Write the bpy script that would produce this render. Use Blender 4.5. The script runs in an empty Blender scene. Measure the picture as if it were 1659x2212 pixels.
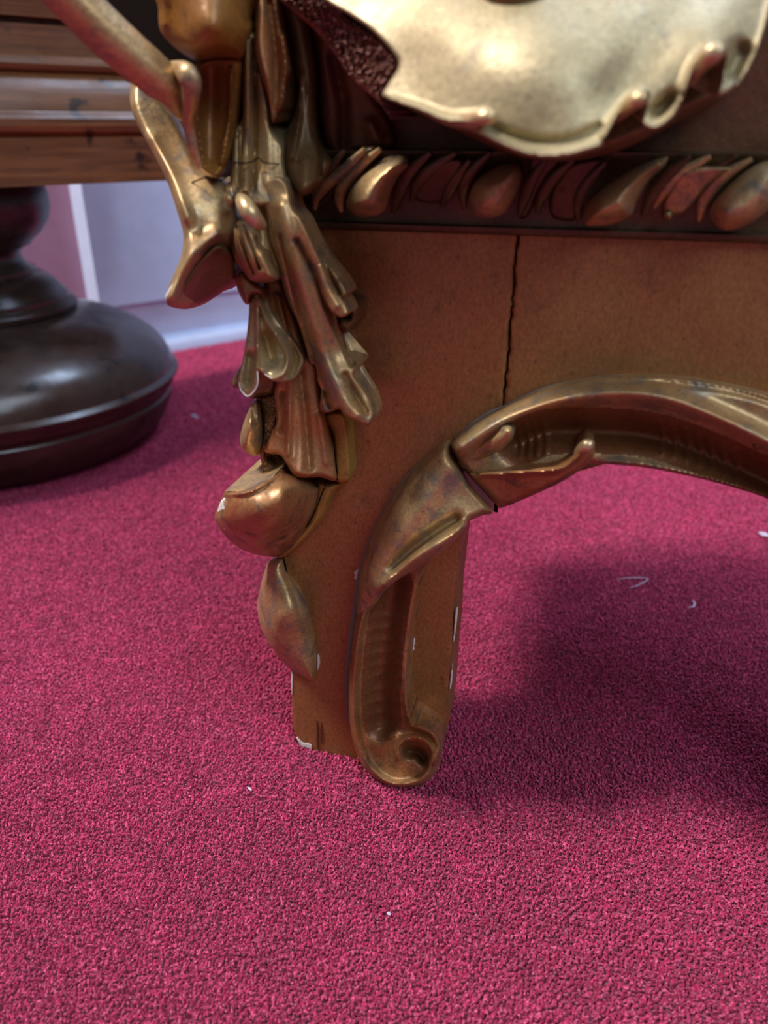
import bpy, math, random
import numpy as np
from mathutils import Vector, Matrix

random.seed(4)
rng = np.random.default_rng(4)
scene = bpy.context.scene
COL = scene.collection

# ------------------------------------------------------------------ camera
H = 0.30                       # camera height above the carpet (m)
PITCH = math.radians(26.1)
FPX = 1700.0                   # focal length in pixels of the 1659 x 2212 frame
CX, CY = 829.5, 1106.0
cam_data = bpy.data.cameras.new('camera')
cam_data.sensor_fit = 'VERTICAL'
cam_data.sensor_height = 24.0
cam_data.sensor_width = 18.0
cam_data.lens = FPX / 2212.0 * 24.0
cam_data.clip_start = 0.01
cam_data.dof.use_dof = True
cam_data.dof.focus_distance = 0.365
cam_data.dof.aperture_fstop = 5.0
cam = bpy.data.objects.new('camera', cam_data)
COL.objects.link(cam)
cam.location = (0, 0, H)
cam.rotation_euler = (math.pi / 2 - PITCH, 0, 0)
scene.camera = cam

# ------------------------------------------------------------------ world, lights, exposure
world = bpy.data.worlds.new('world')
scene.world = world
world.use_nodes = True
bg = world.node_tree.nodes['Background']
bg.inputs[0].default_value = (0.74, 0.83, 1.0, 1)
bg.inputs[1].default_value = 0.17

def area_light(name, loc, target, size, power, color, size_y=None):
    d = bpy.data.lights.new(name, 'AREA')
    d.energy = power
    d.color = color
    d.shape = 'RECTANGLE'
    d.size = size
    d.size_y = size_y or size
    o = bpy.data.objects.new(name, d)
    COL.objects.link(o)
    o.location = loc
    o.rotation_euler = (Vector(target) - Vector(loc)).to_track_quat('-Z', 'Y').to_euler()
    return o

area_light('ceiling_lamp_light', (-1.30, 0.28, 2.3), (0, 0.45, 0), 0.42, 126, (1.0, 0.98, 0.97))
area_light('front_fill_light', (1.2, -1.3, 2.1), (0.0, 0.6, 0.2), 1.6, 50, (0.72, 0.84, 1.0))  # added cool fill from the right front for casing and carving
area_light('wall_fill_light', (0.75, 0.95, 2.2), (-0.2, 1.1, 0.2), 0.6, 22, (0.56, 0.72, 1.0))  # unseen blue fill, added to brighten the wall and casing

vs = scene.view_settings
vs.view_transform = 'Standard'
vs.look = 'None'
vs.gamma = 1.0
vs.use_curve_mapping = False
vs.exposure = 0.0

# ------------------------------------------------------------------ geometry helpers
F = np.array([0, math.cos(PITCH), -math.sin(PITCH)])
R = np.array([1.0, 0, 0])
UPV = np.array([0, math.sin(PITCH), math.cos(PITCH)])
CAM = np.array([0, 0, H])
ANG = math.radians(15)
U = np.array([math.cos(ANG), -math.sin(ANG), 0])      # along the apron, to the right
N = np.array([-math.sin(ANG), -math.cos(ANG), 0])     # out of the apron, towards the room
P0 = np.array([-0.1 * H, 1.065 * H, 0])

def ray(px, py):
    px = np.asarray(px, float); py = np.asarray(py, float)
    return F + ((px - CX) / FPX)[..., None] * R - ((py - CY) / FPX)[..., None] * UPV

def P(px, py, off=0.0):
    """point on the plane parallel to the apron face, `off` metres in front of it"""
    d = ray(px, py)
    t = (np.dot(P0 - CAM, N) + np.asarray(off, float)) / (d @ N)
    return CAM + t[..., None] * d if np.ndim(t) else CAM + t * d

def ground(px, py, z=0.0):
    d = ray(px, py)
    return CAM + d * ((z - H) / d[2])

def depth_of(p):
    return float(np.dot(p - CAM, F))

def catmull(pts, closed, n=6):
    pts = np.asarray(pts, float)
    m = len(pts)
    out = []
    rngk = range(m) if closed else range(m - 1)
    for k in rngk:
        if closed:
            p0, p1, p2, p3 = pts[(k - 1) % m], pts[k], pts[(k + 1) % m], pts[(k + 2) % m]
        else:
            p1, p2 = pts[k], pts[k + 1]
            p0 = pts[k - 1] if k > 0 else 2 * p1 - p2
            p3 = pts[k + 2] if k + 2 < m else 2 * p2 - p1
        for j in range(n):
            t = j / n
            out.append(0.5 * ((2 * p1) + (p2 - p0) * t + (2 * p0 - 5 * p1 + 4 * p2 - p3) * t * t
                              + (3 * p1 - p0 - 3 * p2 + p3) * t ** 3))
    if not closed:
        out.append(pts[-1])
    return np.array(out)

def seg_dist(q, poly, closed):
    """distance, nearest point and parameter 0..1 along the polyline"""
    a = poly if closed else poly[:-1]
    b = np.roll(poly, -1, axis=0) if closed else poly[1:]
    best = np.full(len(q), 1e18); near = np.zeros((len(q), 2)); par = np.zeros(len(q))
    m = len(a)
    for k in range(m):
        ab = b[k] - a[k]
        L = ab @ ab
        if L < 1e-12:
            continue
        t = np.clip(((q - a[k]) @ ab) / L, 0, 1)
        c = a[k] + t[:, None] * ab
        d = ((q - c) ** 2).sum(1)
        w = d < best
        best[w] = d[w]; near[w] = c[w]; par[w] = (k + t[w]) / m
    return np.sqrt(best), near, par

def inside(q, poly):
    x, y = q[:, 0], q[:, 1]
    res = np.zeros(len(q), bool)
    m = len(poly)
    for k in range(m):
        x1, y1 = poly[k]; x2, y2 = poly[(k + 1) % m]
        c = ((y1 > y) != (y2 > y))
        if y2 != y1:
            res ^= c & (x < (x2 - x1) * (y - y1) / (y2 - y1) + x1)
    return res

def tps(ctrl):
    ctrl = np.asarray(ctrl, float)
    if len(ctrl) == 1:
        return lambda q: np.full(len(q), ctrl[0, 2])
    if len(ctrl) == 2:
        a, b = ctrl[0, :2], ctrl[1, :2]
        ab = b - a
        return lambda q: ctrl[0, 2] + (ctrl[1, 2] - ctrl[0, 2]) * np.clip(((q - a) @ ab) / (ab @ ab), -0.2, 1.2)
    s = 100.0
    X = ctrl[:, :2] / s
    def K(r2):
        return np.where(r2 > 1e-12, 0.5 * r2 * np.log(np.maximum(r2, 1e-12)), 0)
    n = len(X)
    A = np.zeros((n + 3, n + 3))
    A[:n, :n] = K(((X[:, None] - X[None]) ** 2).sum(2)) + np.eye(n) * 1e-3
    A[:n, n] = 1; A[:n, n + 1:] = X
    A[n, :n] = 1; A[n + 1:, :n] = X.T
    w = np.linalg.lstsq(A, np.concatenate([ctrl[:, 2], np.zeros(3)]), rcond=None)[0]
    def f(q):
        q = q / s
        return K(((q[:, None] - X[None]) ** 2).sum(2)) @ w[:n] + w[n] + q @ w[n + 1:]
    return f

def mesh_obj(name, verts, faces, mat, parent=None, origin=None, smooth=True, sharp=55):
    me = bpy.data.meshes.new(name)
    v = np.asarray(verts, float)
    if origin is None:
        origin = np.array(parent.location) if parent is not None and parent.parent is None else None
    if parent is not None and parent.parent is not None:
        origin = np.array(parent.parent.location)
    if origin is not None:
        v = v - origin
    me.from_pydata(v.tolist(), [], [list(map(int, f)) for f in faces])
    me.validate()
    me.materials.append(mat)
    if smooth:
        me.polygons.foreach_set('use_smooth', [True] * len(me.polygons))
        me.set_sharp_from_angle(angle=math.radians(sharp))
    me.update()
    o = bpy.data.objects.new(name, me)
    COL.objects.link(o)
    if parent is not None:
        o.parent = parent
    elif origin is not None:
        o.location = Vector(origin)
    return o

def relief_data(outline, depth, edge_r=10, edge_h=0.005, strokes=(), thick=None, back=0.0,
                step=3.0, smooth=True, rough=0.0, taper=0.04, sub=6, zones=None):
    poly = catmull(outline, True, sub) if smooth else np.asarray(outline, float)
    x0, y0 = poly.min(0) - step; x1, y1 = poly.max(0) + step
    nx = int((x1 - x0) / step) + 2; ny = int((y1 - y0) / step) + 2
    gx, gy = np.meshgrid(x0 + np.arange(nx) * step, y0 + np.arange(ny) * step)
    q = np.stack([gx.ravel(), gy.ravel()], 1)
    ins = inside(q, poly)
    d, near, _ = seg_dist(q, poly, True)
    G = np.arange(nx * ny).reshape(ny, nx)
    c = np.stack([G[:-1, :-1].ravel(), G[1:, :-1].ravel(), G[1:, 1:].ravel(), G[:-1, 1:].ravel()], 1)
    keep = ins[c].any(1)
    # drop cells that only graze the outline
    cen = q[c].mean(1)
    faces = c[keep]
    q = np.where(ins[:, None], q, near)
    d = np.where(ins, d, 0.0)
    h = tps(depth)(q)
    if edge_r > 0:
        t = np.clip(d / edge_r, 0, 1)
        h = h + edge_h * (np.sqrt(np.maximum(0, 1 - (1 - t) ** 2)) - 1)
    for st in strokes:
        pl, w, amp = st[:3]
        kind = st[3] if len(st) > 3 else 'g'
        pl = catmull(pl, False, 5) if len(pl) > 2 else np.asarray(pl, float)
        ds, _, par = seg_dist(q, pl, False)
        if isinstance(w, tuple):
            w = w[0] + (w[1] - w[0]) * par
        if isinstance(amp, tuple):
            amp = amp[0] + (amp[1] - amp[0]) * par
        if kind == 'g':
            h = h + amp * np.exp(-(ds / w) ** 2)
        else:
            h = h + amp * np.sqrt(np.maximum(0, 1 - (ds / w) ** 2))
    if rough > 0:
        h = h + rng.normal(0, rough, len(h))
    used = np.unique(faces)
    remap = -np.ones(len(q), int); remap[used] = np.arange(len(used))
    faces = remap[faces]
    V = P(q[used, 0], q[used, 1], h[used])
    hh = h[used]
    # boundary edges
    E = np.concatenate([faces[:, [0, 1]], faces[:, [1, 2]], faces[:, [2, 3]], faces[:, [3, 0]]])
    key = set(map(tuple, E.tolist()))
    bd = [(a, b) for a, b in key if (b, a) not in key]
    bv = sorted({a for e in bd for a in e})
    cen = V[bv].mean(0)
    if thick is not None:
        dep = np.full(len(bv), thick)
    else:
        dep = np.maximum(hh[bv] - back, 0.001)
    B = V[bv] - N * dep[:, None]
    cb = cen - N * dep.mean()
    B = B + (cb - B) * taper
    n0 = len(V)
    bi = {v: n0 + k for k, v in enumerate(bv)}
    ci = n0 + len(bv)
    verts = np.concatenate([V, B, cb[None]])
    fl = faces.tolist()
    for a, b in bd:
        fl.append([b, a, bi[a], bi[b]])
        fl.append([bi[b], bi[a], ci])
    mi = np.zeros(len(fl), int)
    if zones:
        cq = q[used][faces].mean(1)
        for pl, w in zones:
            ds, _, _ = seg_dist(cq, catmull(pl, False, 5), False)
            mi[:len(faces)][ds < w] = 1
    return verts, fl, mi

def relief(name, outline, mat, parent, depth, mat2=None, **kw):
    v, f, mi = relief_data(outline, depth, **kw)
    o = mesh_obj(name, v, f, mat, parent)
    if mat2 is not None:
        o.data.materials.append(mat2)
        if len(o.data.polygons) == len(mi):
            o.data.polygons.foreach_set('material_index', mi)
    return o

def tube_data(centres, radii, n=18, flat=1.0, ref=None, sub=6, bulge=None, phase=0.0):
    C = catmull(np.column_stack([np.asarray(centres, float), np.asarray(radii, float)]), False, sub)
    rad = np.maximum(C[:, 3], 1e-5); C = C[:, :3]
    T = np.gradient(C, axis=0); T /= np.linalg.norm(T, axis=1)[:, None] + 1e-12
    ref = N if ref is None else ref
    verts, faces = [], []
    for k in range(len(C)):
        s = np.cross(T[k], ref); s /= np.linalg.norm(s) + 1e-12
        b = np.cross(s, T[k])
        for j in range(n):
            a = 2 * math.pi * j / n + phase
            m = 1.0 if bulge is None else bulge(k / (len(C) - 1), a)
            verts.append(C[k] + rad[k] * m * (math.cos(a) * s + math.sin(a) * b * flat))
    for k in range(len(C) - 1):
        for j in range(n):
            a, b = k * n + j, k * n + (j + 1) % n
            faces.append([a, b, b + n, a + n])
    faces.append(list(range(n))[::-1])
    faces.append([(len(C) - 1) * n + j for j in range(n)])
    return np.array(verts), faces

def tube(name, pts, mat, parent, n=18, flat=1.0, sub=6, bulge=None):
    """pts: (px, py, off, radius in px)"""
    c = np.array([P(p[0], p[1], p[2]) for p in pts])
    r = np.array([p[3] * depth_of(c[k]) / FPX for k, p in enumerate(pts)])
    v, f = tube_data(c, r, n, flat, None, sub, bulge)
    return mesh_obj(name, v, f, mat, parent)

def lathe(name, prof, centre, mat, parent, n=64):
    pr = np.asarray(prof, float)
    verts, faces = [], []
    for r, z in pr:
        for j in range(n):
            a = 2 * math.pi * j / n
            verts.append([centre[0] + r * math.cos(a), centre[1] + r * math.sin(a), z])
    m = len(pr)
    for k in range(m - 1):
        for j in range(n):
            a, b = k * n + j, k * n + (j + 1) % n
            faces.append([a, b, b + n, a + n])
    faces.append(list(range(n))[::-1])
    faces.append([(m - 1) * n + j for j in range(n)])
    return mesh_obj(name, verts, faces, mat, parent, sharp=40)

def sweep(name, prof, a, b, out, mat, parent, sharp=35, segs=1):
    """closed profile of (outward, height) drawn from point a to point b"""
    a = np.asarray(a, float); b = np.asarray(b, float); out = np.asarray(out, float)
    m = len(prof); verts = []; faces = []
    for k in range(segs + 1):
        p = a + (b - a) * k / segs
        for o, z in prof:
            verts.append([p[0] + out[0] * o, p[1] + out[1] * o, z])
    for k in range(segs):
        for j in range(m):
            i, i2 = k * m + j, k * m + (j + 1) % m
            faces.append([i, i2, i2 + m, i + m])
    faces.append(list(range(m))[::-1]); faces.append([segs * m + j for j in range(m)])
    o = mesh_obj(name, verts, faces, mat, parent, sharp=sharp)
    return o

def box(name, a, b, out, o0, o1, z0, z1, mat, parent):
    return sweep(name, [(o0, z0), (o1, z0), (o1, z1), (o0, z1)], a, b, out, mat, parent)

def empty(name, loc, label, cat, group=None):
    o = bpy.data.objects.new(name, None)
    COL.objects.link(o)
    o.location = Vector(loc)
    o.empty_display_size = 0.05
    o['label'] = label; o['category'] = cat
    if group:
        o['group'] = group
    return o

def Z(x0, y0, s, pts):
    return [(x0 + x / s, y0 + y / s) for x, y in pts]

# ------------------------------------------------------------------ materials
def nt(name):
    m = bpy.data.materials.new(name)
    m.use_nodes = True
    t = m.node_tree
    return m, t, t.nodes['Principled BSDF']

def noise(t, scale, detail=4, rough=0.55, vec=None, dist=0.0):
    n = t.nodes.new('ShaderNodeTexNoise')
    n.inputs['Scale'].default_value = scale
    n.inputs['Detail'].default_value = detail
    n.inputs['Roughness'].default_value = rough
    n.inputs['Distortion'].default_value = dist
    if vec is not None:
        t.links.new(vec, n.inputs['Vector'])
    return n

def ramp(t, fac, stops):
    r = t.nodes.new('ShaderNodeValToRGB')
    el = r.color_ramp.elements
    while len(el) < len(stops):
        el.new(0.5)
    for e, (p, c) in zip(el, stops):
        e.position = p
        e.color = (*c, 1) if len(c) == 3 else c
    t.links.new(fac, r.inputs[0])
    return r

def mix(t, fac, a, b, blend='MIX'):
    m = t.nodes.new('ShaderNodeMix')
    m.data_type = 'RGBA'
    m.blend_type = blend
    for s, v in ((m.inputs[0], fac), (m.inputs[6], a), (m.inputs[7], b)):
        if hasattr(v, 'links'):
            t.links.new(v, s)
        elif isinstance(v, (int, float)):
            s.default_value = v
        else:
            s.default_value = (*v, 1)
    return m.outputs[2]

def coords(t, scale=(1, 1, 1), kind='Object'):
    tc = t.nodes.new('ShaderNodeTexCoord')
    mp = t.nodes.new('ShaderNodeMapping')
    mp.inputs['Scale'].default_value = scale
    t.links.new(tc.outputs[kind], mp.inputs[0])
    return mp.outputs[0]

def bump(t, bsdf, height, strength, dist):
    b = t.nodes.new('ShaderNodeBump')
    b.inputs['Strength'].default_value = strength
    b.inputs['Distance'].default_value = dist
    t.links.new(height, b.inputs['Height'])
    t.links.new(b.outputs[0], bsdf.inputs['Normal'])

def gilt(name, main, alt, tarnish, metallic=0.75, rough=0.40, alt_amt=(0.42, 0.62), tar_amt=(0.58, 0.72),
         chips=0.0, bumpy=0.25, scale=1.0, stretch=(1, 1, 1)):
    m, t, b = nt(name)
    v = coords(t, stretch)
    n1 = noise(t, 38 * scale, 5, 0.6, v)
    f1 = ramp(t, n1.outputs['Fac'], [(alt_amt[0], (0, 0, 0)), (alt_amt[1], (1, 1, 1))])
    c = mix(t, f1.outputs[0], main, alt)
    n2 = noise(t, 95 * scale, 6, 0.65, v, 0.4)
    f2 = ramp(t, n2.outputs['Fac'], [(tar_amt[0], (0, 0, 0)), (tar_amt[1], (1, 1, 1))])
    c = mix(t, f2.outputs[0], c, tarnish)
    n3 = noise(t, 900, 2, 0.6, v)
    f3 = ramp(t, n3.outputs['Fac'], [(0.3, (0.78, 0.78, 0.78)), (0.7, (1.15, 1.15, 1.15))])
    c = mix(t, 1.0, c, f3.outputs[0], 'MULTIPLY')
    n5 = noise(t, 430, 4, 0.7, v, 0.3)
    f5 = ramp(t, n5.outputs['Fac'], [(0.60, (0, 0, 0)), (0.70, (0.65, 0.65, 0.65))])
    c = mix(t, f5.outputs[0], c, tuple(x * 0.45 for x in tarnish))
    b.inputs['Metallic'].default_value = metallic
    if chips > 0:
        n4 = noise(t, 170, 3, 0.5, v, 0.8)
        f4 = ramp(t, n4.outputs['Fac'], [(chips, (0, 0, 0)), (chips + 0.015, (1, 1, 1))])
        c = mix(t, f4.outputs[0], c, (0.62, 0.58, 0.55))
        mm = t.nodes.new('ShaderNodeMath'); mm.operation = 'MULTIPLY_ADD'
        t.links.new(f4.outputs[0], mm.inputs[0]); mm.inputs[1].default_value = -metallic; mm.inputs[2].default_value = metallic
        t.links.new(mm.outputs[0], b.inputs['Metallic'])
    t.links.new(c, b.inputs['Base Color'])
    nr = noise(t, 60, 4, 0.6, v)
    rr = ramp(t, nr.outputs['Fac'], [(0.3, (rough - 0.1,) * 3), (0.7, (rough + 0.13,) * 3)])
    t.links.new(rr.outputs[0], b.inputs['Roughness'])
    nb = noise(t, 260, 5, 0.6, v)
    bump(t, b, nb.outputs['Fac'], bumpy, 0.0012)
    return m

def plain(name, col, rough=0.5, metallic=0.0):
    m, t, b = nt(name)
    v = coords(t)
    n = noise(t, 25, 4, 0.6, v)
    f = ramp(t, n.outputs['Fac'], [(0.3, tuple(x * 0.93 for x in col)), (0.7, tuple(min(1, x * 1.05) for x in col))])
    t.links.new(f.outputs[0], b.inputs['Base Color'])
    b.inputs['Roughness'].default_value = rough
    b.inputs['Metallic'].default_value = metallic
    return m

def wood(name, dark, light, rough=0.35, axis=(4, 4, 40), marks=True):
    m, t, b = nt(name)
    v = coords(t, axis)
    n = noise(t, 3.0, 6, 0.65, v, 0.6)
    f = ramp(t, n.outputs['Fac'], [(0.3, dark), (0.7, light)])
    c = f.outputs[0]
    if marks:
        n2 = noise(t, 45, 3, 0.5, coords(t))
        f2 = ramp(t, n2.outputs['Fac'], [(0.62, (0, 0, 0)), (0.70, (1, 1, 1))])
        c = mix(t, f2.outputs[0], c, tuple(x * 0.35 for x in dark))
    t.links.new(c, b.inputs['Base Color'])
    nr = noise(t, 18, 4, 0.6, coords(t))
    rr = ramp(t, nr.outputs['Fac'], [(0.3, (rough - 0.1,) * 3), (0.7, (rough + 0.15,) * 3)])
    t.links.new(rr.outputs[0], b.inputs['Roughness'])
    bump(t, b, n.outputs['Fac'], 0.15, 0.002)
    return m

M_BRONZE = gilt('bronze_paint', (0.325, 0.138, 0.048), (0.35, 0.160, 0.058), (0.23, 0.112, 0.046), 0.45, 0.46, chips=0.80,
                bumpy=0.10, stretch=(1, 1, 0.6))
M_GOLD = gilt('old_gold', (0.50, 0.34, 0.155), (0.42, 0.25, 0.105), (0.25, 0.20, 0.14), 0.55, 0.43, chips=0.76, tar_amt=(0.50, 0.64))
M_SHELL = gilt('shell_gold', (0.42, 0.345, 0.195), (0.36, 0.285, 0.15), (0.24, 0.21, 0.15), 0.50, 0.54, tar_amt=(0.60, 0.80), bumpy=0.30, scale=0.6)
M_COPPER = gilt('copper_gilt', (0.36, 0.145, 0.05), (0.42, 0.235, 0.10), (0.17, 0.105, 0.06), 0.50, 0.43, chips=0.75, tar_amt=(0.51, 0.66))
M_AMBER = gilt('amber_gilt', (0.27, 0.115, 0.020), (0.19, 0.075, 0.016), (0.11, 0.05, 0.018), 0.30, 0.40)
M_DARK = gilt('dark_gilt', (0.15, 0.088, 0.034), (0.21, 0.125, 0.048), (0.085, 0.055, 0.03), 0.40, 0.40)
M_BOARD = gilt('brown_wood_ground', (0.115, 0.040, 0.014), (0.15, 0.055, 0.018), (0.07, 0.026, 0.010), 0.2, 0.5)
M_UMBER_SHADE = gilt('umber_shade', (0.070, 0.043, 0.018), (0.105, 0.066, 0.028), (0.05, 0.032, 0.016), 0.40, 0.36)  # shade under the shell put into the moulding's colour
M_RED = gilt('red_copper_gilt', (0.44, 0.165, 0.062), (0.42, 0.22, 0.09), (0.20, 0.12, 0.07), 0.40, 0.42, chips=0.78)
M_OCHRE = gilt('ochre_gilt', (0.42, 0.25, 0.055), (0.34, 0.18, 0.035), (0.20, 0.12, 0.04), 0.30, 0.45)
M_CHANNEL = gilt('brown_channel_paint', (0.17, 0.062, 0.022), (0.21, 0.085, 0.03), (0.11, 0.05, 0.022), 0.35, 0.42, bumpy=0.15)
M_BROKEN = gilt('broken_gesso_wood', (0.30, 0.12, 0.075), (0.20, 0.09, 0.07), (0.50, 0.42, 0.40), 0.0, 0.7, bumpy=0.9)
M_LIP = gilt('rubbed_gold', (0.58, 0.44, 0.24), (0.52, 0.36, 0.17), (0.46, 0.42, 0.36), 0.6, 0.36)
M_GAP_SHADE = plain('gap_shadow', (0.012, 0.008, 0.006), 0.9)  # near-black stands in for the shade inside cracks and gaps
M_GAP_SHADE.node_tree.nodes['Principled BSDF'].inputs['Specular IOR Level'].default_value = 0.05
M_GESSO = plain('bare_gesso', (0.62, 0.58, 0.55), 0.8)
M_WALNUT = wood('walnut', (0.085, 0.030, 0.011), (0.24, 0.090, 0.028), 0.34, axis=(3, 3, 60))
M_BLACKWOOD = wood('ebonised_wood', (0.010, 0.007, 0.006), (0.035, 0.022, 0.016), 0.28)
M_BUN = wood('dark_turned_wood', (0.018, 0.009, 0.006), (0.055, 0.030, 0.022), 0.27, axis=(6, 6, 10))
M_WHITE = plain('white_paint', (0.62, 0.71, 0.93), 0.5)
M_PINK = plain('pink_wall', (0.62, 0.33, 0.46), 0.8)
M_LINT = plain('lint', (0.50, 0.42, 0.52), 0.9)
M_SEAM = plain('dusty_seam', (0.19, 0.15, 0.12), 0.7)

# carpet: ground under the pile and the tufts themselves
def carpet_mat(name, lo, mid, hi):
    m, t, b = nt(name)
    g = t.nodes.new('ShaderNodeNewGeometry').outputs['Position']
    n1 = noise(t, 560, 2, 0.6, g)
    n2 = noise(t, 9, 3, 0.5, g)
    n3 = noise(t, 60, 3, 0.6, g)
    c1 = ramp(t, n1.outputs['Fac'], [(0.30, lo), (0.5, mid), (0.70, hi)])
    c2 = ramp(t, n2.outputs['Fac'], [(0.3, (0.90, 0.90, 0.90)), (0.7, (1.08, 1.08, 1.08))])
    c3 = ramp(t, n3.outputs['Fac'], [(0.3, (0.84, 0.82, 0.82)), (0.7, (1.12, 1.14, 1.14))])
    cc = mix(t, 1.0, c1.outputs[0], c2.outputs[0], 'MULTIPLY')
    cc = mix(t, 1.0, cc, c3.outputs[0], 'MULTIPLY')
    t.links.new(cc, b.inputs['Base Color'])
    b.inputs['Roughness'].default_value = 0.75
    b.inputs['Specular IOR Level'].default_value = 0.25
    b.inputs['Sheen Weight'].default_value = 0.30
    b.inputs['Sheen Tint'].default_value = (1.0, 0.50, 0.70, 1)
    bump(t, b, n1.outputs['Fac'], 0.9, 0.004)
    return m
M_CARPET = carpet_mat('crimson_carpet', (0.12, 0.003, 0.016), (0.27, 0.009, 0.048), (0.42, 0.045, 0.11))
M_TUFT = carpet_mat('crimson_wool', (0.17, 0.003, 0.024), (0.44, 0.014, 0.082), (0.82, 0.125, 0.27))

# ------------------------------------------------------------------ setting: floor and wall
def structure(o, label=None, cat=None):
    o['kind'] = 'structure'
    if label:
        o['label'] = label; o['category'] = cat
    return o

me = bpy.data.meshes.new('floor')
me.from_pydata([(-2.2, -0.8, 0), (2.6, -0.8, 0), (2.6, 3.6, 0), (-2.2, 3.6, 0)], [], [(0, 1, 2, 3)])
me.materials.append(M_CARPET)
floor = bpy.data.objects.new('floor', me)
COL.objects.link(floor)
structure(floor, 'crimson cut-pile carpet covering the whole floor', 'carpet')

wa, wb = ground(365, 765), ground(535, 735)
D = (wb - wa); D[2] = 0; D /= np.linalg.norm(D)          # along the wall, to the right and away
WN = np.array([D[1], -D[0], 0])                           # into the room
edge = ground(236, 788)                                   # foot of the casing's left arris
s_edge = float(np.dot(edge - wa, D))
A0 = wa + D * s_edge
CAS = 0.045
o = box('wall_back', A0 - D * 1.6 - WN * CAS, A0 + D * 2.6 - WN * CAS, WN, -0.06, 0.0, 0.0, 2.4, M_PINK, None)
structure(o, 'pink painted wall behind the sideboard and the white casing', 'wall')
ROOT_CAS = empty('trim_1', (A0[0], A0[1], 0), 'white painted casing with plinth and shoe moulding against the pink wall', 'trim')
ROOT_CAS['kind'] = 'structure'
box('casing_board', A0, A0 + D * 2.3, WN, -CAS, 0.0, 0.078, 2.2, M_WHITE, ROOT_CAS)
box('plinth', A0 + D * 0.004, A0 + D * 2.3, WN, -CAS, -0.012, 0.0, 0.0785, M_WHITE, ROOT_CAS)
sweep('shoe_moulding', [(-0.012, 0), (0.0, 0), (0.0, 0.012), (-0.002, 0.018), (-0.006, 0.023), (-0.012, 0.026)],
      A0 + D * 0.002, A0 + D * 2.3, WN, M_WHITE, ROOT_CAS)

# ------------------------------------------------------------------ sideboard with bun foot
h = H
foot_front = ground(-20, 1062)
fy = foot_front[1] + 0.45 * h
fx = (-20 - CX) / FPX * (fy * math.cos(PITCH) + (h - 0.2 * h) * math.sin(PITCH))
SB = empty('sideboard', (fx, fy, 0), 'dark walnut sideboard with moulded rail on a fat turned bun foot', 'sideboard')
foot = empty('bun_foot', (0, 0, 0), 'x', 'x')
bpy.data.objects.remove(foot)
prof = [(0.42, 0.0), (0.47, 0.004), (0.53, 0.03), (0.575, 0.08), (0.598, 0.13), (0.603, 0.160), (0.598, 0.166), (0.598, 0.172), (0.606, 0.178), (0.616, 0.195),
        (0.622, 0.212), (0.632, 0.222), (0.634, 0.232), (0.624, 0.242), (0.618, 0.246), (0.612, 0.275), (0.596, 0.308), (0.568, 0.343), (0.525, 0.376), (0.47, 0.406), (0.40, 0.432), (0.33, 0.450), (0.28, 0.452)]
bun = lathe('bun_foot', [(r * h, z * h) for r, z in prof], (fx, fy), M_BUN, SB)
prof = [(0.29, 0.449), (0.318, 0.451), (0.325, 0.460), (0.325, 0.472), (0.315, 0.482), (0.300, 0.488), (0.300, 0.500), (0.285, 0.515), (0.268, 0.540), (0.235, 0.565), (0.215, 0.572), (0.215, 0.585), (0.19, 0.598), (0.178, 0.615),
        (0.178, 0.635), (0.19, 0.650), (0.215, 0.658), (0.225, 0.672), (0.255, 0.695), (0.280, 0.730), (0.292, 0.77), (0.292, 0.81), (0.280, 0.85), (0.25, 0.89), (0.22, 0.93)]
lathe('turned_neck', [(r * h, z * h) for r, z in prof], (fx, fy), M_BLACKWOOD, SB)
# moulded rail, parallel to the wall
rd = ray(0, 405)
RF = CAM + rd * (2.36 * h / rd[1])                        # lower front arris of the rail
def zr(py):                                               # height on the rail's front plane at the frame's left edge
    d = ray(0, py)
    return float((CAM + d * (np.dot(RF - CAM, WN) / np.dot(d, WN)))[2])
rd2 = ray(530, 380)
rb = CAM + rd2 * (np.dot(RF - CAM, WN) / np.dot(rd2, WN))
ra = RF - D * 0.9
y = zr
rail_prof = [(-0.20, y(405)), (0, y(405)), (0, y(298)), (-0.002, y(296)), (0.001, y(290)), (0.005, y(284)), (0.007, y(272)), (0.007, y(256)), (0.004, y(246)), (-0.001, y(243)),
             (-0.002, y(239)), (-0.003, y(220)), (-0.006, y(196)), (-0.011, y(170)), (-0.016, y(154)), (-0.018, y(149)), (-0.015, y(147)), (-0.012, y(142)), (-0.010, y(132)), (-0.011, y(122)), (-0.014, y(114)), (-0.018, y(111)), (-0.021, y(107)),
             (-0.021, y(40)), (-0.032, y(38)), (-0.032, y(26)), (-0.018, y(24)), (-0.016, y(-60)), (-0.20, y(-60))]
sweep('moulded_rail', rail_prof, ra, rb, WN, M_WALNUT, SB, sharp=25)
box('carcass', ra, rb, WN, -0.19, -0.022, y(-60), y(-60) + 0.30, M_WALNUT, SB)

# ------------------------------------------------------------------ the gilt console
base = P(780, 1640, 0.0); base[2] = 0
G = empty('carved_gilt_console', base, 'carved giltwood console with shell, leafy corner and scrolled leg on red carpet', 'console')

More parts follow.
